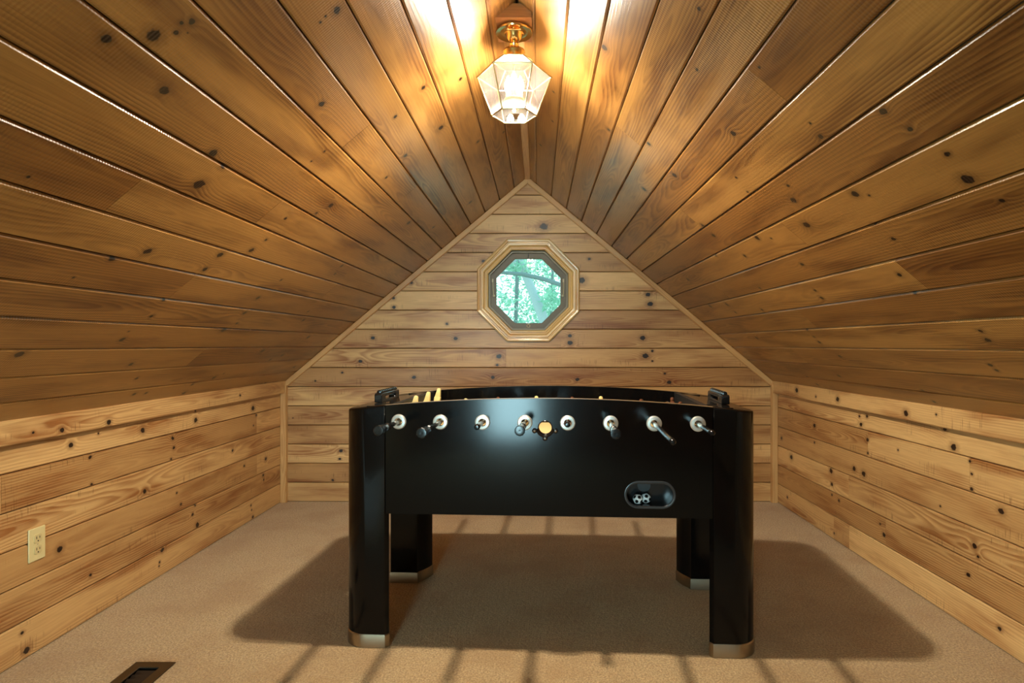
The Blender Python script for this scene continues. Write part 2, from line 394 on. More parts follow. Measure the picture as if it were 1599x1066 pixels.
def courses(parent, P, pl, edges, ulo, uhi, mat, **kw):
    ks, js, ts = measured(pl)
    for a, b in zip(edges[:-1], edges[1:]):
        cuts = sorted(j[0] for j in js if a < j[1] < b)
        cuts = [c for c in cuts if ulo((a+b)/2)+.05 < c < uhi((a+b)/2)-.05]
        los = [ulo]+[(lambda v, c=c: c) for c in cuts]; his = [(lambda v, c=c: c) for c in cuts]+[uhi]
        for lo, hi in zip(los, his):
            m = (a+b)/2
            tn = [t for u, v, t in ts if a < v < b and lo(m) < u < hi(m)]
            board(parent, P, a, b, lo, hi, mat, ks, tn[0] if tn else None, **kw)

# ------------------------------------------------------------------ the setting
VX0, VX1, VY0, VY1 = -1.338, -1.228, 1.765, 2.032     # hole for the floor register
fb = MB()
xs = [XL-.1, VX0, VX1, XR+.1]; ys = [YF-.1, VY0, VY1, YB+.12]
outer = [(xs[0], ys[0]), (xs[3], ys[0]), (xs[3], ys[3]), (xs[0], ys[3])]
hole = [(VX0, VY0), (VX1, VY0), (VX1, VY1), (VX0, VY1)]
fb.poly(outer, [hole], lambda a, b, d: (a, b, d), 0., -.05)
tag(fb.build('floor', CARPET), 'beige wall to wall carpet covering the attic floor', 'floor', kind='structure')

def slab(name, vs, fs, label):
    return tag(mk(name, vs, fs, BACK), label, 'wall', kind='structure')
# knee walls
def kneewall(name, pl, X, sgn, label):
    b = MB(); b.box(min(X-sgn*.013, X-sgn*.10), max(X-sgn*.013, X-sgn*.10), YF, YB, -.05, ZK+.02)
    wl = tag(b.build(name, BACK), label, 'wall', kind='structure')
    edges = [0.]+[.1290*k for k in range(1, 6)]+[.758]
    courses(wl, PL[pl], pl, edges, lambda v: YF, lambda v: YB-.001, PINE_WALL, bevel=.0052, depth=.0046, gap=.0016)
    return wl
kneewall('wall_left', 'left', XL, 1, 'low knee wall of knotty pine boards on the left, carrying the outlet')
kneewall('wall_right', 'right', XR, -1, 'low knee wall of knotty pine boards on the right')

# gable wall with an octagonal opening
OX, OZ = -.0655, 1.440
def octo(ap, ph=0.):
    R = ap/cos(pi/8); return [(OX+R*cos(pi/8+i*pi/4+ph), OZ+R*sin(pi/8+i*pi/4+ph)) for i in range(8)]
CUT = .300
def half(z, ap=CUT):
    d = abs(z-OZ); s = ap*math.tan(pi/8)
    return ap if d <= s else max(0., ap-(d-s))
def xl_(z): return XL if z < ZK else XL+(z-ZK)*(XC-XL)/(ZP-ZK)
def xr_(z): return XR if z < ZK else XR+(z-ZK)*(XC-XR)/(ZP-ZK)
gb = MB()
gb.poly([(XL-.1, -.05), (XR+.1, -.05), (XR+.1, ZK), (XC, ZP+.12), (XL-.1, ZK)], [octo(CUT)], lambda a, b, d: (a, d, b), YB+.0125, YB+.11)
wb = tag(gb.build('wall_back', BACK), 'pine boarded gable wall at the far end with an octagonal window', 'wall', kind='structure')
ks, js, ts = measured('back')
edges = [PITCH*k for k in range(0, 17)]+[ZP-.002]
for a, b in zip(edges[:-1], edges[1:]):
    m = (a+b)/2; P = PL['back']
    def tone_of(u0, u1):
        q = [t for u, v, t in ts if a < v < b and u0 < u < u1]; return q[0] if q else None
    lo, hi = (lambda v: xl_(v)+.001), (lambda v: xr_(v)-.001)
    kw = dict(bevel=.0048, depth=.0046, gap=.0017)
    lo_o, hi_o = OZ-CUT, OZ+CUT
    if b < lo_o+.004 or a > hi_o-.004:
        cuts = sorted(j[0] for j in js if a < j[1] < b)
        bb = [None]+cuts+[None]
        for i in range(len(bb)-1):
            l = lo if bb[i] is None else (lambda v, c=bb[i]: c); h = hi if bb[i+1] is None else (lambda v, c=bb[i+1]: c)
            board(wb, P, a, b, l, h, PINE_WALL, ks, tone_of(l(m), h(m)), **kw)
        continue
    # outline of the octagon inside this course
    s = CUT*math.tan(pi/8); vz = [OZ-CUT, OZ-s, OZ+s, OZ+CUT]
    inside = [z for z in vz if a+.004 < z < b-.004]
    if a < lo_o < b or a < hi_o < b:          # a course that runs over or under the window with a notch cut out
        top = a < lo_o < b
        vs = []; uv = []; rings = []
        for e, d in ((.0048, 0.), (.0017, -.0046), (.0017, -.012)):
            A_, B_ = a+e, b-e
            mids = [z for z in inside if z not in (lo_o, hi_o)]
            if top:
                seq = [(OX-half(B_), B_)]+[(OX-half(z), z) for z in sorted(mids, reverse=True)]+[(OX-s, lo_o), (OX+s, lo_o)]+[(OX+half(z), z) for z in sorted(mids)]+[(OX+half(B_), B_)]
                pts = [(lo(B_), B_)]+seq+[(hi(B_), B_), (hi(A_), A_), (lo(A_), A_)]
            else:
                seq = [(OX+half(A_), A_)]+[(OX+half(z), z) for z in sorted(mids)]+[(OX+s, hi_o), (OX-s, hi_o)]+[(OX-half(z), z) for z in sorted(mids, reverse=True)]+[(OX-half(A_), A_)]
                pts = [(hi(A_), A_)]+seq+[(lo(A_), A_), (lo(B_), B_), (hi(B_), B_)]
            rings.append([(u, v, d) for u, v in pts])
        n = len(rings[0]); fs = [tuple(t) for t in tessellate_polygon([[Vector((p[0], p[1], 0)) for p in rings[0]]])]
        for r in rings:
            for u, v, d in r: vs.append(P.pt(u, v, d)); uv.append((u, v-m))
        for k in range(2):
            for i in range(n): fs.append((k*n+i, k*n+(i+1) % n, (k+1)*n+(i+1) % n, (k+1)*n+i))
        o = mk('board', vs, fs, PINE_WALL, wb, uv=uv); o['seed'] = random.random()
        tt = tone_of(-9, 9); o['tone'] = .6 if tt is None else tt
        for i, k in enumerate([k for k in ks if a < k[1] < b][:NK]): o['knot%d' % i] = [k[0], k[1]-m, k[2]]
    else:
        board(wb, P, a, b, lo, lambda v: OX-half(v), PINE_WALL, ks, tone_of(-9, OX), notch=[(OX-half(z), z) for z in sorted(inside)] or None, **kw)
        board(wb, P, a, b, lambda v: -(-OX-half(v)), hi, PINE_WALL, ks, tone_of(OX, 9), **kw) if not inside else \
            board(wb, P, a, b, lambda v: OX+half(v), hi, PINE_WALL, ks, tone_of(OX, 9), **kw)

# sloping ceiling
th = .08
nl, nr = PL['cl'].N, PL['cr'].N
def cs(X, Z, n, d): return (X+n.x*d, Z+n.z*d)
apexz = ZP
prof_in = [(XL-.10*DL.x, ZK-.10*DL.z), (XC, ZP), (XR-.10*DR.x, ZK-.10*DR.z)]
off1, off2 = -.0125, -.09
p1 = cs(*prof_in[0], nl, off1); p3 = cs(*prof_in[2], nr, off1); q1 = cs(*prof_in[0], nl, off2); q3 = cs(*prof_in[2], nr, off2)
rise = .5*(1/DL.x+1/abs(DR.x))
p2 = (XC, ZP-off1*rise); q2 = (XC, ZP-off2*rise)
pr = [p1, p2, p3, q3, q2, q1]
vs = [(x, YF-.1, z) for x, z in pr]+[(x, YB+.11, z) for x, z in pr]
fs = [(0,1,4,5),(1,2,3,4),(6,7,10,11),(7,8,9,10)]+[(i, (i+1) % 6, 6+(i+1) % 6, 6+i) for i in range(6)]
ce = tag(mk('ceiling', vs, fs, BACK), 'steep varnished pine board ceiling sloping down from a central ridge', 'ceiling', kind='structure')
eL = [.010+.1290*k for k in range(0, 17)]; eL = [0.002]+eL[1:]+[LL-.0008] if LL-eL[-1] > .03 else [0.002]+eL[1:-1]+[LL-.0008]
eR = [-.004+.1335*k for k in range(0, 17)]; eR = [0.002]+[e for e in eR[1:] if e < LR-.03]+[LR-.0008]
courses(ce, PL['cl'], 'cl', eL, lambda v: YF, lambda v: YB-.001, PINE_CEIL, bevel=.0062, depth=.0055, gap=.0016)
courses(ce, PL['cr'], 'cr', eR, lambda v: YF, lambda v: YB-.001, PINE_CEIL, bevel=.0062, depth=.0055, gap=.0016)

# rear gable wall behind the camera, with a narrow glazed door added for the fill lamp
DX0, DX1, DZ1 = -1.04, -.44, 1.57
rb = MB()
rb.poly([(XL-.1, -.05), (XR+.1, -.05), (XR+.1, ZK), (XC, ZP+.12), (XL-.1, ZK)], [[(DX0, .08), (DX1, .08), (DX1, DZ1), (DX0, DZ1)]], lambda a, b, d: (a, d, b), YF-.10, YF)
def plain_pine():
    return PINE_TRIM
wf = tag(rb.build('wall_front', simple('pine_plain', srgb(196, 146, 88), rough=.5)), 'pine gable wall behind the viewer with an added glazed door', 'wall', kind='structure')
db = MB()
db.poly([(DX0, .08), (DX1, .08), (DX1, DZ1), (DX0, DZ1)], [[(DX0+.05, .14), (DX1-.05, .14), (DX1-.05, DZ1-.05), (DX0+.05, DZ1-.05)]], lambda a, b, d: (a, d, b), YF-.07, YF-.02)
dr = tag(db.build('added_door_1', SASH), 'narrow glazed door added in the unseen wall behind the viewer for the fill light', 'door', kind='structure')
MB().box(DX0+.05, DX1-.05, YF-.048, YF-.044, .14, DZ1-.05).build('pane', PANE, dr)
hb = MB(); hb.tube((DX1-.025, YF-.02, .85), (DX1-.025, YF+.03, .85), .008); hb.tube((DX1-.025, YF+.03, .85), (DX1-.12, YF+.03, .85), .007)
hb.build('handle', BRASS, dr)

# ------------------------------------------------------------------ trims
def beam(name, p0, p1, wv, tv, mat, parent=None, ch=.004, seed=None, e0=0., e1=0.):
    """stick from p0 to p1; cross-section spans wv (width) and tv (thickness); front edges eased; e0/e1 mitre by shifting wv side"""
    p0, p1, wv, tv = Vector(p0), Vector(p1), Vector(wv), Vector(tv)
    d = (p1-p0).normalized(); L = (p1-p0).length; wl, tl = wv.length, tv.length; wn, tn = wv.normalized(), tv.normalized()
    sec = [(0, 0), (0, tl-ch), (ch, tl), (wl-ch, tl), (wl, tl-ch), (wl, 0)]
    vs = []; uv = []
    for p, e, uu in ((p0, e0, 0.), (p1, e1, L)):
        for a, b in sec:
            vs.append(p+wn*a+tn*b+d*e*a/wl); uv.append((uu, a-wl/2+b*.5))
    fs = [tuple(range(6)), tuple(range(6, 12))]+[(i, (i+1) % 6, 6+(i+1) % 6, 6+i) for i in range(6)]
    o = mk(name, vs, fs, mat, parent, uv=uv); o['seed'] = random.random() if seed is None else seed; o['tone'] = .7
    return o
RK = .036
t1 = beam('trim_1', (XL, YF+.01, .825), (XL, YB-.002, .825), (0, 0, -.082), (.034, 0, 0), PINE_WALL)
tag(t1, 'pine rail along the top of the left knee wall under the ceiling', 'trim', kind='structure')
t2 = beam('trim_2', (XR, YF+.01, .825), (XR, YB-.002, .825), (0, 0, -.082), (-.034, 0, 0), PINE_WALL)
tag(t2, 'pine rail along the top of the right knee wall under the ceiling', 'trim', kind='structure')
for o, X, lst in ((t1, XL+.034, [(97, 671, 4), (52, 675, 2), (170, 659, 4), (375, 617, 2)]), (t2, XR-.034, [(1244, 609, 4), (1308, 623, 4), (1414.5, 645, 5), (1274, 619, 2), (1462, 647, 2)])):
    Pq = Plane((X, 0, 0), (0, 1, 0), (0, 0, 1), (1, 0, 0))
    for i, (x, y, r) in enumerate(lst):
        u_, z_, k_ = Pq.hit(x, y); o['knot%d' % i] = [u_-(YF+.01), .825-z_-.041+.017, r/k_]
for nm, X, s, lb in (('trim_3', XL, 1, 'vertical pine corner strip at the left end of the gable wall'), ('trim_4', XR, -1, 'vertical pine corner strip at the right end of the gable wall')):
    o = beam(nm, (X, YB-.0005, .001), (X, YB-.0005, ZK-.004), (s*.040, 0, 0), (0, -.034, 0), PINE_TRIM); tag(o, lb, 'trim', kind='structure')
for nm, D_, X, N_, lb in (('trim_5', DL, XL, nl, 'pine rake strip where the left ceiling slope meets the gable wall'), ('trim_6', DR, XR, nr, 'pine rake strip where the right ceiling slope meets the gable wall')):
    L_ = LL if X == XL else LR
    o = beam(nm, Vector((X, YB-.0005, ZK))+D_*.012+N_*.0005, Vector((X, YB-.0005, ZK))+D_*(L_-.002)+N_*.0005, N_*RK, (0, -.020, 0), PINE_TRIM, e1=-RK*D_.z/abs(D_.x))
    tag(o, lb, 'trim', kind='structure')
BLK0, BLK1, LX, LY = 2.012, 2.176, -.082, 2.094
o = beam('trim_7', (XC-.020, BLK1+.002, ZP-.010), (XC-.020, YB-.022, ZP-.010), (.040, 0, 0), (0, 0, -.012), PINE_TRIM); tag(o, 'narrow flat pine strip along the ceiling ridge behind the lantern', 'trim', kind='structure')
# gabled wooden block at the ridge that carries the lantern
zb = 2.152; hw = .061
def zc(x): return ZP+(x-XC)*((ZP-ZK)/(XC-XL) if x < XC else (ZP-ZK)/(XC-XR))-.002
sec = [(LX-hw, zb), (LX+hw, zb), (LX+hw, max(zb+.002, zc(LX+hw))), (XC+.014, zc(XC+.014)), (XC-.014, zc(XC-.014)), (LX-hw, max(zb+.002, zc(LX-hw)))]
vs = [(x, BLK0, z) for x, z in sec]+[(x, BLK1, z) for x, z in sec]
uv = [(x, z-2.18) for x, z in sec]+[(x, z-2.03) for x, z in sec]
o = mk('trim_8', vs, [tuple(range(6)), tuple(range(6, 12))]+[(i, (i+1) % 6, 6+(i+1) % 6, 6+i) for i in range(6)], wood('pine_block', srgb(184, 122, 66), srgb(140, 84, 40), knots=False), uv=uv)
o['seed'] = .4; o['tone'] = .5
tag(o, 'reddish wooden block at the ceiling ridge holding the brass lantern', 'trim', kind='structure')

# ------------------------------------------------------------------ octagonal window
wn = empty('window_1', (0, 0, 0)); tag(wn, 'octagonal window with ridged pine casing in the gable wall', 'window', kind='structure')
prof = [(.272, .002), (.272, .016), (.279, .021), (.284, .021), (.287, .013), (.297, .012), (.300, .019), (.306, .023), (.317, .024), (.321, .016), (.327, .016), (.330, .026), (.340, .028), (.347, .024), (.347, .002)]
CAS = wood('casing_pine', srgb(228, 190, 120), srgb(192, 140, 74), rough=.32, coat=.4, knots=False)
for i in range(8):
    a0, a1 = pi/8+i*pi/4, pi/8+(i+1)*pi/4
    vs = []; uv = []
    for e, a in enumerate((a0, a1)):
        for r, h in prof:
            R = r/cos(pi/8); vs.append((OX+R*cos(a), YB-h, OZ+R*sin(a))); uv.append((e*.27+i, r-.31))
    n = len(prof)
    fs = [tuple(range(n)), tuple(range(n, 2*n))]+[(k, (k+1) % n, n+(k+1) % n, n+k) for k in range(n)]
    o = mk('casing_board', vs, fs, CAS, wn, uv=uv); o['seed'] = random.random(); o['tone'] = .8
def oct_ring(name, ro, ri, y0, y1, mat, parent):
    b = MB(); b.poly(octo(ro), [octo(ri)], lambda p, q, d: (p, d, q), y0, y1); return b.build(name, mat, parent, bev=.003)
oct_ring('jamb', .2985, .2725, YB-.001, YB+.109, simple('jamb_brown', srgb(120, 98, 66), rough=.5), wn)
oct_ring('stop', .2718, .258, YB+.020, YB+.040, simple('stop_grey', srgb(140, 128, 106), rough=.4), wn)
sa = oct_ring('sash', .2715, .221, YB+.042, YB+.078, SASH, wn)
pb = MB(); pb.poly(octo(.2205), [], lambda p, q, d: (p, d, q), YB+.058, YB+.062); pb.build('pane', PANE, wn)
for s in (-1, 1):
    b = MB(); x = OX+s*.243
    b.path([(x, YB+.036, OZ+.075), (x-s*.001, YB+.034, OZ+.02), (x-s*.004, YB+.033, OZ-.03)], [.0028]*3, n=8)
    b.tube((x-s*.006, YB+.042, OZ-.034), (x-s*.006, YB+.026, OZ-.034), .009, .006, n=12); b.box(x-.007, x+.003, YB+.030, YB+.0419, OZ+.06, OZ+.082)
    b.build('latch', LATCH, wn, smooth=40)
b = MB(); n = 20
ringc = Vector((OX, YB+.040, OZ-.240))
pts = [ringc+Vector((.010*cos(2*pi*i/n), 0, .012*sin(2*pi*i/n))) for i in range(n+1)]
b.path(pts, [.0024]*(n+1), n=6); b.box(OX-.004, OX+.004, YB+.034, YB+.0419, OZ-.232, OZ-.224); b.build('pull_ring', LATCH, wn, smooth=60)
b = MB(); b.tube((OX, YB+.038, OZ+.262), (OX, YB+.038, OZ+.222), .0022, n=8); b.tube((OX, YB+.0419, OZ+.24), (OX, YB+.034, OZ+.24), .005, n=10)
b.build('top_catch', SLOT, wn, smooth=40)

# ------------------------------------------------------------------ foosball table
TX, TY, TR = .030, 2.113, radians(-3.3)
TW, TL = .700, .727           # depth, half length
tb = empty('foosball_table', (TX-sin(-TR)*0, TY, 0), TR)
tag(tb, 'glossy black foosball table with chrome rods and nickel capped legs on the carpet', 'foosball table')
def ztop(x): return .882-.0415*(x/.71)**2
PX = .570                     # panel end / leg seam
def arc_outline(x0, x1, zb, n=24, dz=0.):
    return [(x0, zb), (x1, zb)]+[(x1+(x0-x1)*i/n, ztop(x1+(x0-x1)*i/n)+dz) for i in range(n+1)]
def circ(cx, cz, r, n=28): return [(cx+r*cos(2*pi*i/n), cz+r*sin(2*pi*i/n)) for i in range(n)]
def stadium(cx, cz, hw, r, n=12):
    return [(cx+(hw-r)+r*cos(-pi/2+pi*i/n), cz+r*sin(-pi/2+pi*i/n)) for i in range(n+1)]+[(cx-(hw-r)+r*cos(pi/2+pi*i/n), cz+r*sin(pi/2+pi*i/n)) for i in range(n+1)]
RX = [-.521+.1485*i for i in range(8)]; RX = [x-.0 for x in RX]; RZ = .799
HX, HZ = -.005, .781
BX, BZ = .356, .553
ZB = .474
cv = lambda a, b, d: (a, d, b)
pf = MB(); pf.poly(arc_outline(-PX+.0012, PX-.0012, ZB), [circ(HX, HZ, .0235), stadium(BX, BZ, .083, .042)]+[circ(x, RZ, .0140, 16) for x in RX], cv, .002, .026)
front = pf.build('front_panel', BLACK, tb, bev=.002)
pr_ = MB(); pr_.poly(arc_outline(-PX+.0012, PX-.0012, ZB), [circ(x, RZ, .0140, 16) for x in RX], cv, TW-.026, TW-.002)
pr_.build('rear_panel', BLACK, tb, bev=.002)
# thin lighter edge band along the top of the front panel
eb = MB(); n = 28
vs = []
for i in range(n+1):
    x = -PX+2*PX*i/n
    for y, z in ((.003, ztop(x)+.0004), (.003, ztop(x)+.0026), (.012, ztop(x)+.0026), (.012, ztop(x)+.0004)): vs.append((x, y, z))
fs = [(4*i+k, 4*i+(k+1) % 4, 4*i+4+(k+1) % 4, 4*i+4+k) for i in range(n) for k in range(4)]+[(0,1,2,3), tuple(4*n+k for k in range(4))]
eb.add(vs, fs); eb.build('edge_band', simple('edge_band_brown', srgb(150, 110, 70), rough=.3), tb, smooth=50)
# legs: rounded outer corner, eased inner corners
LWd, LDp = .166, .118
def leg_section(sx, sy, gr=0.):
    """plan outline of a leg; sx, sy = outward directions; gr grows it"""
    a0, b0, rr = LWd, LDp, .085
    pts = []
    pts.append((a0, .016)); pts.append((a0-.012, 0.))
    m = 12
    for i in range(m+1):
        t = pi/2*i/m; pts.append((rr-rr*sin(t), rr-rr*cos(t)))
    pts += [(0., b0), (a0-.046, b0), (a0-.040, b0-.018), (a0-.020, b0-.050), (a0-.008, b0-.075)]
    out = []
    for a, b in pts:
        a += gr*(1 if a > a0*.5 else -1); b += gr*(1 if b > b0*.5 else -1)
        out.append((sx*(TL-a), (b if sy < 0 else TW-b)))
    return out
for sx in (-1, 1):
    for sy in (-1, 1):
        sec = leg_section(sx, sy); n = len(sec); vs = []
        rings = [(lambda x, i: .046, 0.), (lambda x, i: ztop(x)-.006, 0.), (lambda x, i: ztop(x)-.0015, -.003), (lambda x, i: ztop(x), -.007)]
        cx = sum(p[0] for p in sec)/n; cy = sum(p[1] for p in sec)/n
        for zf, gr in rings:
            for i, (x, y) in enumerate(sec):
                dx, dy = x-cx, y-cy; l = sqrt(dx*dx+dy*dy); k = 1+gr/l
                X, Y = cx+dx*k, cy+dy*k
                vs.append((X, Y, zf(X, i)))
        fs = [tuple(range(n)), tuple(range(3*n, 4*n))]+[(k*n+i, k*n+(i+1) % n, (k+1)*n+(i+1) % n, (k+1)*n+i) for k in range(3) for i in range(n)]
        lg = mk('leg', vs, fs, BLACK, tb, smooth=30)
        sec2 = leg_section(sx, sy, .003); vs = []
        for z, sec_ in ((.0015, sec2), (.044, sec2), (.0475, leg_section(sx, sy, .001))):
            vs += [(x, y, z) for x, y in sec_]
        fs = [tuple(range(n)), tuple(range(2*n, 3*n))]+[(k*n+i, k*n+(i+1) % n, (k+1)*n+(i+1) % n, (k+1)*n+i) for k in range(2) for i in range(n)]
        tag(mk('foot_cap', vs, fs, NICKEL, lg, smooth=30), 'brushed metal cap at the foot of the leg')
    # end of the cabinet: outer panel, inner wall and the flat top ledge
    x0, x1 = sorted((sx*(TL-.012), sx*(TL-.034)))
    b = MB(); b.poly([(LDp+.001, ZB), (TW-LDp-.001, ZB), (TW-LDp-.001, ztop(.70)-.02), (LDp+.001, ztop(.70)-.02)], [], lambda a, q, d: (d, a, q), x0, x1)
    b.build('end_panel', BLACK, tb, bev=.002)
    x0, x1 = sorted((sx*(PX-.001), sx*(PX-.021)))
    b = MB(); zt = ztop(PX)-.001
    b.poly([(.027, .62), (TW-.027, .62), (TW-.027, zt), (.027, zt)], [[(TW/2-.10, .722), (TW/2+.10, .722), (TW/2+.10, .80), (TW/2-.10, .80)]], lambda a, q, d: (d, a, q), x0, x1)
    b.build('goal_wall', BLACKIN, tb)
    b = MB(); vs = []; m = 6
    for i in range(m+1):
        x = PX+(TL-.004-PX)*i/m
        for y, dz in ((LDp+.001, -.001), (LDp+.001, -.016), (TW-LDp-.001, -.016), (TW-LDp-.001, -.001)): vs.append((sx*x, y, ztop(x)+dz))
    fs = [(4*i+k, 4*i+(k+1) % 4, 4*i+4+(k+1) % 4, 4*i+4+k) for i in range(m) for k in range(4)]+[(0,1,2,3), tuple(4*m+k for k in range(4))]
    b.add(vs, fs); b.build('end_ledge', BLACK, tb)
    # ball shelf closing the corners of the ledge beside the legs
    for sy in (-1, 1):
        y0, y1 = (.027, LDp-.0005) if sy < 0 else (TW-LDp+.0005, TW-.027)
        x0, x1 = sorted((sx*(PX), sx*(TL-LWd+.02)))
        # narrow filler between inner wall and leg
        if True: MB().box(min(sx*PX, sx*(PX+.075)), max(sx*PX, sx*(PX+.075)), y0, y1, .76, ztop(PX)-.004).build('ledge_filler', BLACK, tb)
    # score counter standing on the ledge
    sc_x = sx*.667; zl = ztop(.662)-.0015; y0, y1 = TW/2-.13, TW/2+.11
    b = MB()
    b.poly([(y0, zl), (y1, zl), (y1, zl+.030), (y1-.008, zl+.036), (y0+.008, zl+.036), (y0, zl+.030)], [[(y0+.055, zl+.010), (y1-.055, zl+.010), (y1-.055, zl+.021), (y0+.055, zl+.021)]], lambda a, q, d: (d, a, q), sc_x-.015, sc_x+.015)
    ctr = b.build('score_counter', RUBBER, tb, bev=.003)
    for k in range(10):
        yy = y0+.020+(y1-y0-.04)*k/9
        MB().lathe([(.003, -.0075), (.0095, -.0055), (.0095, .0055), (.003, .0075)], (sc_x, yy, zl+.0385), 'Y', 14).build('counter_bead', RUBBER, ctr, smooth=40)
# cabinet bottom and playing field
MB().box(-PX, PX, .0265, TW-.0265, ZB+.003, ZB+.018).build('cabinet_bottom', BLACKIN, tb)
MB().box(-PX+.0215, PX-.0215, .0265, TW-.0265, .700, .714).build('playfield', FIELD, tb)
# ball return cup: rim, tray, chute hole
rim = MB(); vs = []; fs = []
st = stadium(BX, BZ, .083, .042, 16); m = len(st)
pp = [(.0, .006), (-.0045, .0045), (-.0055, 0.), (-.0035, -.0035), (.0, -.0045), (.006, -.004), (.006, .004)]
for i in range(m):
    x, z = st[i]; xa, za = st[i-1]; xb, zb_ = st[(i+1) % m]
    tx, tz = xb-xa, zb_-za; l = sqrt(tx*tx+tz*tz) or 1; nx, nz = tz/l, -tx/l
    for dy, dn in pp: vs.append((x+nx*dn, .002+dy*.9, z+nz*dn))
q = len(pp)
fs = [(i*q+k, i*q+(k+1) % q, ((i+1) % m)*q+(k+1) % q, ((i+1) % m)*q+k) for i in range(m) for k in range(q)]
rim.add(vs, fs); rm = rim.build('ball_return', simple('rim_grey', (.03, .032, .034), rough=.25), tb, smooth=50)
tr_ = MB(); st2 = stadium(BX, BZ, .0815, .0405, 16); m = len(st2)
depth_t = .075
vs = [(x, .010, z) for x, z in st2]+[(x, depth_t, z+.0) for x, z in st2]
tr_.add(vs, [(i, (i+1) % m, m+(i+1) % m, m+i) for i in range(m)])
tr_.poly(st2, [circ(BX-.012, BZ+.016, .0235, 24)], cv, depth_t, depth_t+.003)
tr_.build('tray', simple('tray_black', (.008, .009, .010), rough=.2), rm, smooth=40)
cb = MB(); cb.lathe([(.0235, depth_t+.003), (.0235, depth_t+.10), (.002, depth_t+.10)], (BX-.012, 0, BZ+.016), 'Y', 20); cb.build('chute', BLACKIN, rm, smooth=40)
# ball entry: hole liner, half cup below with three screwed tabs
en = MB(); n = 26
vs = []
for i in range(n+1):
    t = radians(188)+radians(164)*i/n
    for r, y in ((.0245, .001), (.0245, -.010), (.0275, -.014), (.0320, -.011), (.0330, .001)):
        vs.append((HX+r*cos(t), y, HZ+r*sin(t)))
fs = [(5*i+k, 5*i+(k+1) % 5, 5*i+5+(k+1) % 5, 5*i+5+k) for i in range(n) for k in range(5)]+[(0,1,2,3,4), tuple(5*n+k for k in range(5))]
en.add(vs, fs)
tabs = [(HX+.038*cos(radians(a)), HZ+.036*sin(radians(a))) for a in (196, 270, 344)]
for x, z in tabs: en.lathe([(.009, .001), (.009, -.003), (.006, -.005), (.0, -.005)], (x, 0, z), 'Y', 16)
et = en.build('ball_entry', RUBBER, tb, smooth=40)
for x, z in tabs: MB().lathe([(.0038, -.0046), (.0038, -.0062), (.0, -.0072)], (x, 0, z), 'Y', 12).build('screw', CHROME, et, smooth=50)
b = MB(); b.lathe([(.0234, .003), (.0252, .0015), (.0262, .0005), (.0245, -.0012), (.0225, .0005), (.0225, .025), (.0234, .025), (.0234, .003)], (HX, 0, HZ), 'Y', 28); b.build('entry_liner', RUBBER, tb, smooth=50)
# bearings
flange = [(.0122, .012), (.0122, -.0055), (.0142, -.0068), (.0230, -.0062), (.0262, -.0035), (.0262, .0012), (.0132, .0014), (.0132, .012), (.0122, .012)]
bmeshes = []
for i, x in enumerate(RX):
    b = MB(); b.lathe(flange, (x, 0, RZ), 'Y', 30); b.build('bearing', BEARING, tb, smooth=35)
    b = MB(); b.lathe([(r, TW-h) for r, h in flange], (x, 0, RZ), 'Y', 20); b.build('bearing', BEARING, tb, smooth=35)
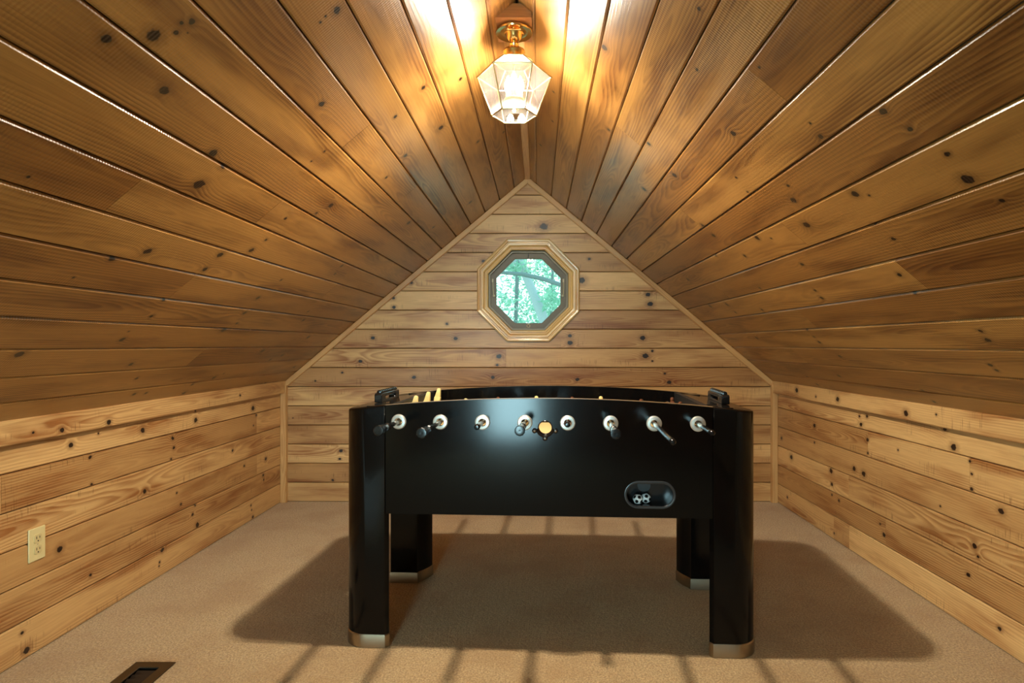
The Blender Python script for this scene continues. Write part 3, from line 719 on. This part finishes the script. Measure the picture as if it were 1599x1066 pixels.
# rods: how far each one sticks out in front, handle in front?, number of men, men feet-up angle
RODS = [(.225, 1, 3, 190, 'cream'), (.270, 1, 2, 15, 'cream'), (.125, 0, 3, -20, 'dark'), (.205, 1, 5, 8, 'cream'), (.050, 0, 5, 25, 'dark'), (.255, 1, 3, -12, 'cream'), (.395, 0, 2, 10, 'dark'), (.215, 0, 3, 0, 'dark')]
DARKMAN = simple('brown_plastic', srgb(92, 52, 30), rough=.35)
for (p, hd, nm, ang, colr), x in zip(RODS, RX):
    total = TW+.47
    y0 = -p+(.10 if hd else 0.); y1 = y0+total-(.10)
    b = MB(); b.tube((x, y0, RZ), (x, y1, RZ), .0080, n=16)
    rod = b.build('rod', CHROME, tb, smooth=40)
    if hd:
        prof = [(.0085, y0+.006), (.0125, y0+.003), (.0125, y0-.012), (.0098, y0-.016), (.0098, y0-.022), (.0128, y0-.028), (.0140, y0-.06), (.0165, y0-.092), (.0172, y0-.099), (.0155, y0-.102), (.010, y0-.1025), (.0, y0-.1020)]
        hb = MB(); hb.lathe(prof, (x, 0, RZ), 'Y', 10, ph=.3); h_ = hb.build('handle', RUBBER, rod, smooth=28)
    else:
        hb = MB(); hb.lathe([(.0083, y0+.022), (.0092, y0+.020), (.0092, y0-.002), (.006, y0-.006), (.0, y0-.0065)], (x, 0, RZ), 'Y', 14); hb.build('end_cap', RUBBER, rod, smooth=40)
        hb = MB(); hb.lathe([(.0085, y1-.004), (.0128, y1), (.0140, y1+.05), (.0172, y1+.099), (.010, y1+.102), (0, y1+.102)], (x, 0, RZ), 'Y', 10); hb.build('handle', RUBBER, rod, smooth=28)
    ycs = {2: (.25, .45), 3: (.17, .37, .57), 5: (.12, .235, .35, .465, .58)}[nm]
    shift = (.0 if nm != 3 else (.02 if colr == 'cream' else -.03))
    for yc in ycs:
        yc += shift
        m_ = MB()
        m_.lathe([(.0085, -.012), (.0115, -.011), (.0115, .011), (.0085, .012), (.0085, -.012)], (0, 0, 0), 'Y', 14)
        # torso and head above the rod, tapered leg and foot below
        def slabm(secs):
            vs = []
            for z, hx, hy in secs: vs += [(-hx, -hy, z), (hx, -hy, z), (hx, hy, z), (-hx, hy, z)]
            k = len(secs); m_.add(vs, [(0,1,2,3), tuple(4*(k-1)+j for j in range(4))]+[(4*i+j, 4*i+(j+1) % 4, 4*i+4+(j+1) % 4, 4*i+4+j) for i in range(k-1) for j in range(4)])
        slabm([(.008, .008, .011), (.020, .009, .013), (.026, .007, .011), (.028, .004, .006)])
        m_.lathe([(.0045, .026), (.0078, .030), (.0088, .036), (.0070, .0425), (.0, .0450)], (0, 0, 0), 'Z', 12)
        slabm([(-.008, .0105, .0125), (-.022, .0125, .0125), (-.036, .0130, .0120), (-.038, .0108, .0108), (-.041, .0108, .0108), (-.058, .0085, .0095), (-.072, .0066, .0085), (-.076, .0048, .0065)])
        mo = m_.build('player', CREAM if colr == 'cream' else DARKMAN, rod, smooth=35)
        mo.location = (x, yc, RZ); mo.rotation_euler = (0, radians(ang), 0)
# two little balls waiting in the return tray
ico = [Vector(v).normalized() for v in [(0, 1, 1.618), (0, 1, -1.618), (0, -1, 1.618), (0, -1, -1.618), (1, 1.618, 0), (1, -1.618, 0), (-1, 1.618, 0), (-1, -1.618, 0), (1.618, 0, 1), (-1.618, 0, 1), (1.618, 0, -1), (-1.618, 0, -1)]]
MT = Matrix.Translation((TX, TY, 0)) @ Matrix.Rotation(TR, 4, 'Z')
def soccer(loc, rot, label):
    bm = bmesh.new(); bmesh.ops.create_icosphere(bm, subdivisions=4, radius=.0172)
    me = bpy.data.meshes.new('table_soccer_ball'); me.materials.append(WHITE); me.materials.append(RUBBER)
    for f in bm.faces:
        c = f.calc_center_median().normalized(); f.smooth = True
        if max(c.dot(v) for v in ico) > cos(radians(21)): f.material_index = 1
    bm.to_mesh(me); bm.free()
    o = link(bpy.data.objects.new('table_soccer_ball', me)); o.location = MT @ Vector(loc); o.rotation_euler = rot
    tag(o, label, 'ball', 'balls in the return tray of the foosball table')
zf = BZ-.0405+.0173
soccer((BX-.038, .034, zf), (.35, .1, .2), 'white and black table soccer ball in the return tray, the left one')
soccer((BX-.008, .050, zf), (1.1, .5, .9), 'white and black table soccer ball in the return tray, the right one')

# ------------------------------------------------------------------ lantern
lt = empty('ceiling_lantern', (LX, LY, zb)); tag(lt, 'lit hexagonal brass and glass lantern hanging from the ceiling ridge', 'light')
def rel(x, y, z): return (x, y, z-zb)
ZT, ZM, ZL_ = 2.040, 1.990, 1.858
RT, RM, RL_ = .066, .128, .076
def hexa(R, z): return [Vector((R*cos(pi/3*i), R*sin(pi/3*i), z-zb)) for i in range(6)]
HT, HM, HL_ = hexa(RT, ZT), hexa(RM, ZM), hexa(RL_, ZL_)
cp = MB(); cp.lathe([(.0, -.001), (.056, -.001), (.0625, -.004), (.0645, -.009), (.0625, -.013), (.058, -.0125), (.050, -.0095), (.034, -.0105), (.029, -.015), (.026, -.026), (.018, -.035), (.012, -.040), (0, -.041)], (0, 0, 0), 'Z', 40)
cp.build('canopy', BRASS, lt, smooth=40)
nk = MB(); nk.lathe([(.0, -.040), (.012, -.041), (.016, -.050), (.014, -.056), (.024, -.062), (.036, -.070), (.038, -.077), (.031, -.088), (.026, -.096), (.030, -.1015), (.064, -.110), (.066, -.114), (0, -.115)], (0, 0, 0), 'Z', 32)
nk.build('neck', BRASS, lt, smooth=40)
fr = MB()
for i in range(6):
    j = (i+1) % 6
    for a, b_, r in ((HT[i], HT[j], .0024), (HM[i], HM[j], .0028), (HL_[i], HL_[j], .0026), (HT[i], HM[i], .0025), (HM[i], HL_[i], .0026)):
        fr.tube(a, b_, r, n=6)
    for P_ in (HT, HM, HL_): fr.lathe([(0, -.0036), (.0034, -.0018), (.0034, .0018), (0, .0036)], P_[i], 'Z', 8)
fr.build('frame', CAME, lt, smooth=50)
def pane(a, b_, c, d, mat, nm):
    ctr = (a+b_+c+d)/4; pts = [ctr+(p-ctr)*.985 for p in (a, b_, c, d)]
    n_ = (pts[1]-pts[0]).cross(pts[2]-pts[0]).normalized()*.0004
    vs = [p+n_ for p in pts]+[p-n_ for p in pts]
    mk(nm, vs, [(0,1,2,3)], mat, lt, recalc=False)
for i in range(6):
    j = (i+1) % 6
    pane(HT[i], HT[j], HM[j], HM[i], LROOF, 'roof_pane'); pane(HM[i], HM[j], HL_[j], HL_[i], LGLASS, 'side_pane')
# bottom: six small sloping panes round a ring, seen as the hexagonal floor of the lantern
HB = hexa(.030, ZL_-.004)
for i in range(6):
    j = (i+1) % 6; pane(HL_[i], HL_[j], HB[j], HB[i], FLGLASS, 'floor_pane')
pn = MB(); z0 = ZL_+.032-zb
pn.lathe([(0, z0-.022), (.004, z0-.021), (.0055, z0-.016), (.003, z0-.011), (.004, z0-.006), (.005, z0-.001), (.007, z0+.006), (.016, z0+.011), (.0355, z0+.014), (.036, z0+.021), (.034, z0+.024), (.012, z0+.024), (0, z0+.024)], (0, 0, 0), 'Z', 30)
pn.build('candle_pan', CAME, lt, smooth=40)
st_ = MB(); st_.tube((0, 0, z0+.023), (0, 0, ZT-zb-.002), .0035, n=10); st_.build('centre_stem', BRASS, lt, smooth=40)
for k in range(3):
    t = radians(90+120*k+180); x, y = .024*cos(t), .024*sin(t)
    sl = MB(); sl.lathe([(.0095, z0+.024), (.0095, z0+.050), (.006, z0+.052), (0, z0+.052)], (x, y, 0), 'Z', 16); sl.build('candle_sleeve', CREAM, lt, smooth=40)
    bu = MB(); bu.lathe([(.0055, z0+.0525), (.0105, z0+.062), (.0130, z0+.072), (.0115, z0+.084), (.006, z0+.098), (.0015, z0+.108), (0, z0+.109)], (x, y, 0), 'Z', 16)
    bu.build('bulb', FLAME, lt, smooth=60)

for k in range(3):          # the downward light of each candle, just under the pan
    t = radians(90+120*k+180)
    ll = bpy.data.lights.new('candle_light', 'SPOT'); ll.energy = LAMP_W/3; ll.color = (1., .89, .72); ll.shadow_soft_size = .008
    ll.spot_size = radians(174); ll.spot_blend = .62
    lo_ = bpy.data.objects.new('candle_light', ll); COL.objects.link(lo_); lo_.location = (LX+.022*cos(t), LY+.022*sin(t), zb+z0+.003)
# ------------------------------------------------------------------ outlet on the left wall
ol = empty('wall_outlet', (XL, 2.114, .3785)); tag(ol, 'ivory duplex electrical outlet on the left knee wall', 'outlet')
b = MB(); b.box(.0005, .006, -.035, .035, -.057, .057); b.build('cover_plate', IVORY, ol, bev=.0035, bseg=3)
for s in (1, -1):
    zc_ = s*.0195
    pts = []
    for i in range(28):
        t = 2*pi*i/28; pts.append((max(-.0168, min(.0168, .0195*cos(t)))*.95, zc_+max(-.0142, min(.0142, .0175*sin(t)))))
    rc = MB(); rc.poly(pts, [], lambda a, q, d: (d, a, q), .0055, .0086); r_ = rc.build('receptacle', simple('receptacle_ivory', srgb(214, 194, 140), rough=.35), ol, bev=.0008)
    for yy, hh in ((-.0064, .0046), (.0064, .0038)): MB().box(.0080, .0090, yy-.0012, yy+.0012, zc_+.003-hh, zc_+.003+hh).build('slot', SLOT, r_)
    g = MB(); g.lathe([(.0026, .0080), (.0026, .0090), (0, .0090)], (0, 0, zc_-.0085), 'X', 12); g.build('ground_hole', SLOT, r_)
sw = MB(); sw.lathe([(.0032, .0058), (.0030, .0070), (0, .0076)], (0, 0, 0), 'X', 14); sw.build('screw', LATCH, ol, smooth=40)

# ------------------------------------------------------------------ floor register
vt = empty('floor_register', ((VX0+VX1)/2, (VY0+VY1)/2, 0)); tag(vt, 'dark bronze floor heating register set in the carpet near the left wall', 'vent')
hx, hy = (VX1-VX0)/2, (VY1-VY0)/2
b = MB(); b.poly([(-hx-.012, -hy-.012), (hx+.012, -hy-.012), (hx+.012, hy+.012), (-hx-.012, hy+.012)], [[(-hx+.022, -hy+.022), (hx-.022, -hy+.022), (hx-.022, hy-.022), (-hx+.022, hy-.022)]], lambda a, q, d: (a, q, d), .001, .006)
b.build('frame', BRONZE, vt, bev=.002)
b = MB(); i0, j0 = hx-.004, hy-.004
b.box(-i0, -i0+.003, -j0, j0, -.045, .0005); b.box(i0-.003, i0, -j0, j0, -.045, .0005); b.box(-i0, i0, -j0, -j0+.003, -.045, .0005); b.box(-i0, i0, j0-.003, j0, -.045, .0005); b.box(-i0, i0, -j0, j0, -.049, -.045)
b.build('duct_box', DARK, vt)
for k in range(9):
    y = -hy+.034+(2*hy-.068)*k/8
    vs = [(-hx+.016, y-.010, -.016), (hx-.016, y-.010, -.016), (hx-.016, y+.008, -.004), (-hx+.016, y+.008, -.004)]
    mk('louvre', vs+[(v[0], v[1]+.001, v[2]-.0016) for v in vs], [(0,1,2,3), (4,5,6,7), (0,1,5,4), (1,2,6,5), (2,3,7,6), (3,0,4,7)], simple('louvre_brown', srgb(44, 28, 14), rough=.5) if k == 0 else bpy.data.materials['louvre_brown'], vt)

# ------------------------------------------------------------------ the wood outside the window
def leafmat(name, c):
    t = NT(name); tc = t.n('ShaderNodeTexCoord').outputs['Object']
    col = t.mix(t.noise(tc, 6., 2.), c, tuple(x*.55 for x in c))
    d = t.n('ShaderNodeBsdfDiffuse'); t.put(d.inputs[0], col); l = t.n('ShaderNodeBsdfTranslucent'); t.put(l.inputs[0], col)
    m = t.n('ShaderNodeMixShader'); m.inputs[0].default_value = .5; t.put(m.inputs[1], d.outputs[0]); t.put(m.inputs[2], l.outputs[0]); t.put(t.out.inputs[0], m.outputs[0]); return t.m
LEAF = [leafmat('leaf_a', (.40, .72, .52)), leafmat('leaf_b', (.26, .58, .40)), leafmat('leaf_c', (.60, .86, .70))]
BARK = simple('grey_bark', (.30, .37, .37), rough=.9, bump=(14., .6, .02))
BARKD = simple('dark_bark', (.10, .15, .14), rough=.9, bump=(14., .6, .02))
def thru(px, py, y):
    return Vector(((px-VPX)*y/FPX, y, HC-(py-VPY)*y/FPX))
def foliage(name, blobs, count, size, mats, parent, seed):
    rn = random.Random(seed); vs = []; fs = []; ms = []
    for k in range(count):
        c, r = rn.choice(blobs)
        while True:
            q = Vector((rn.uniform(-1, 1), rn.uniform(-1, 1), rn.uniform(-1, 1)))
            if q.length < 1: break
        p = Vector(c)+Vector((q.x*r[0], q.y*r[1], q.z*r[2])); s = size*rn.uniform(.6, 1.3)
        d = Vector((rn.gauss(0, 1), rn.gauss(0, 1), rn.gauss(-.3, .6))).normalized(); e = d.orthogonal().normalized(); f = d.cross(e)
        a = rn.uniform(0, 2*pi); sd = (e*cos(a)+f*sin(a)); nn = d.cross(sd)*.12
        n = len(vs); vs += [p, p+d*s*.5+sd*s*.24+nn*s, p+d*s, p+d*s*.5-sd*s*.24+nn*s]; fs.append((n, n+1, n+2, n+3)); ms.append(rn.randrange(len(mats)))
    o = mk(name, vs, fs, mats, parent, mids=ms, recalc=False); o['kind'] = 'stuff'; return o
GZ = -2.7
gm = MB(); gm.box(-12, 12, YB+.4, 26, GZ-.1, GZ)
tag(gm.build('ground', simple('forest_floor', (.22, .34, .24), rough=.95)), 'pale forest ground below the gable window', 'ground', kind='structure')
# leaning trunk with a fork, and the long limb across the view
y = 8.0
t = empty('leaning_tree', (thru(885, 760, y).x, y, GZ)); tag(t, 'pale grey leaning tree trunk seen through the octagonal window', 'tree')
def loc(p, o): return Vector(p)-Vector(o.location)
b = MB(); a0 = thru(858, 520, y); a1 = thru(822, 432, y)
dirn = (a1-a0).normalized()
pts = [Vector((a0.x+.9, y, GZ)), a0+Vector((.28, 0, -1.4)), a0, (a0+a1)/2, a1, a1+dirn*.5+Vector((.0, .1, .2)), a1+dirn*1.4+Vector((-.1, .3, .9))]
b.path([loc(p, t) for p in pts], [.16, .115, .074, .064, .055, .045, .03], n=12); b.build('trunk', BARK, t, smooth=60)
b = MB(); b.path([loc(p, t) for p in (a1, thru(800, 405, y), thru(790, 380, y), thru(770, 330, y))], [.035, .028, .022, .012], n=8); b.build('fork', BARK, t, smooth=60)
b = MB(); b.path([loc(p, t) for p in (thru(700, 408, y-.6), thru(780, 425, y-.6), thru(815, 428, y-.5), thru(850, 436, y-.55), thru(880, 446, y-.6), thru(960, 468, y-.7))], [.012, .020, .026, .028, .027, .03], n=8)
b.build('limb', BARKD, t, smooth=60)
foliage('foliage', [(loc(thru(812, 418, y), t), (.13, .3, .10)), (loc(thru(860, 465, y-.3), t), (.14, .3, .16)), (loc(thru(790, 380, y), t), (.5, .5, .3))], 420, .085, [LEAF[1], LEAF[0]], t, 5)
specs = [(803, 8.95, .030, 'slim dark sapling left of the leaning trunk outside the window'), (858, 9.95, .022, 'thin sapling right of the leaning trunk outside the window'), (882, 10.9, .11, 'straight pale trunk at the right edge of the window view')]
for k, (px, yy, r, lb) in enumerate(specs):
    bx = thru(px, 470, yy).x; t = empty('forest_tree', (bx, yy, GZ)); tag(t, lb, 'tree')
    b = MB(); b.path([(-.05, 0, 0), (.0, 0, 2.2), (.02, 0, 4.0), (.05, 0, 5.0), (.1, 0, 7.0)], [r*1.5, r*1.15, r, r*.9, r*.5], n=9); b.build('trunk', BARKD if k < 2 else BARK, t, smooth=60)
    zz = 1.65-GZ
    foliage('foliage', [((-.15, -.05, zz+.05), (.28, .3, .16)), ((.1, .1, zz-.25), (.4, .3, .14)), ((-.3, .0, zz+.9), (1., .42, .5))], 520, .075, LEAF, t, 20+k)
for k, (x, yy, n_, lb) in enumerate([(-2.15, 12.9, 9000, 'pale green bush mass at the left of the view outside the window'), (.05, 13.2, 9000, 'pale green bush mass in the middle of the view outside the window'), (2.2, 12.8, 9000, 'pale green bush mass at the right of the view outside the window')]):
    t = empty('forest_bush', (x, yy, GZ)); tag(t, lb, 'bush')
    b = MB(); b.path([(0, 0, 0), (.1, 0, 2.), (-.05, .1, 4.2)], [.06, .04, .015], n=7); b.build('stem', BARKD, t, smooth=60)
    foliage('foliage', [((0, 0, zz_-GZ), (1.02, .8, .75)) for zz_ in (-1.5, 0., 1.2, 2.3, 3.2)], n_, .085, LEAF, t, 40+k)
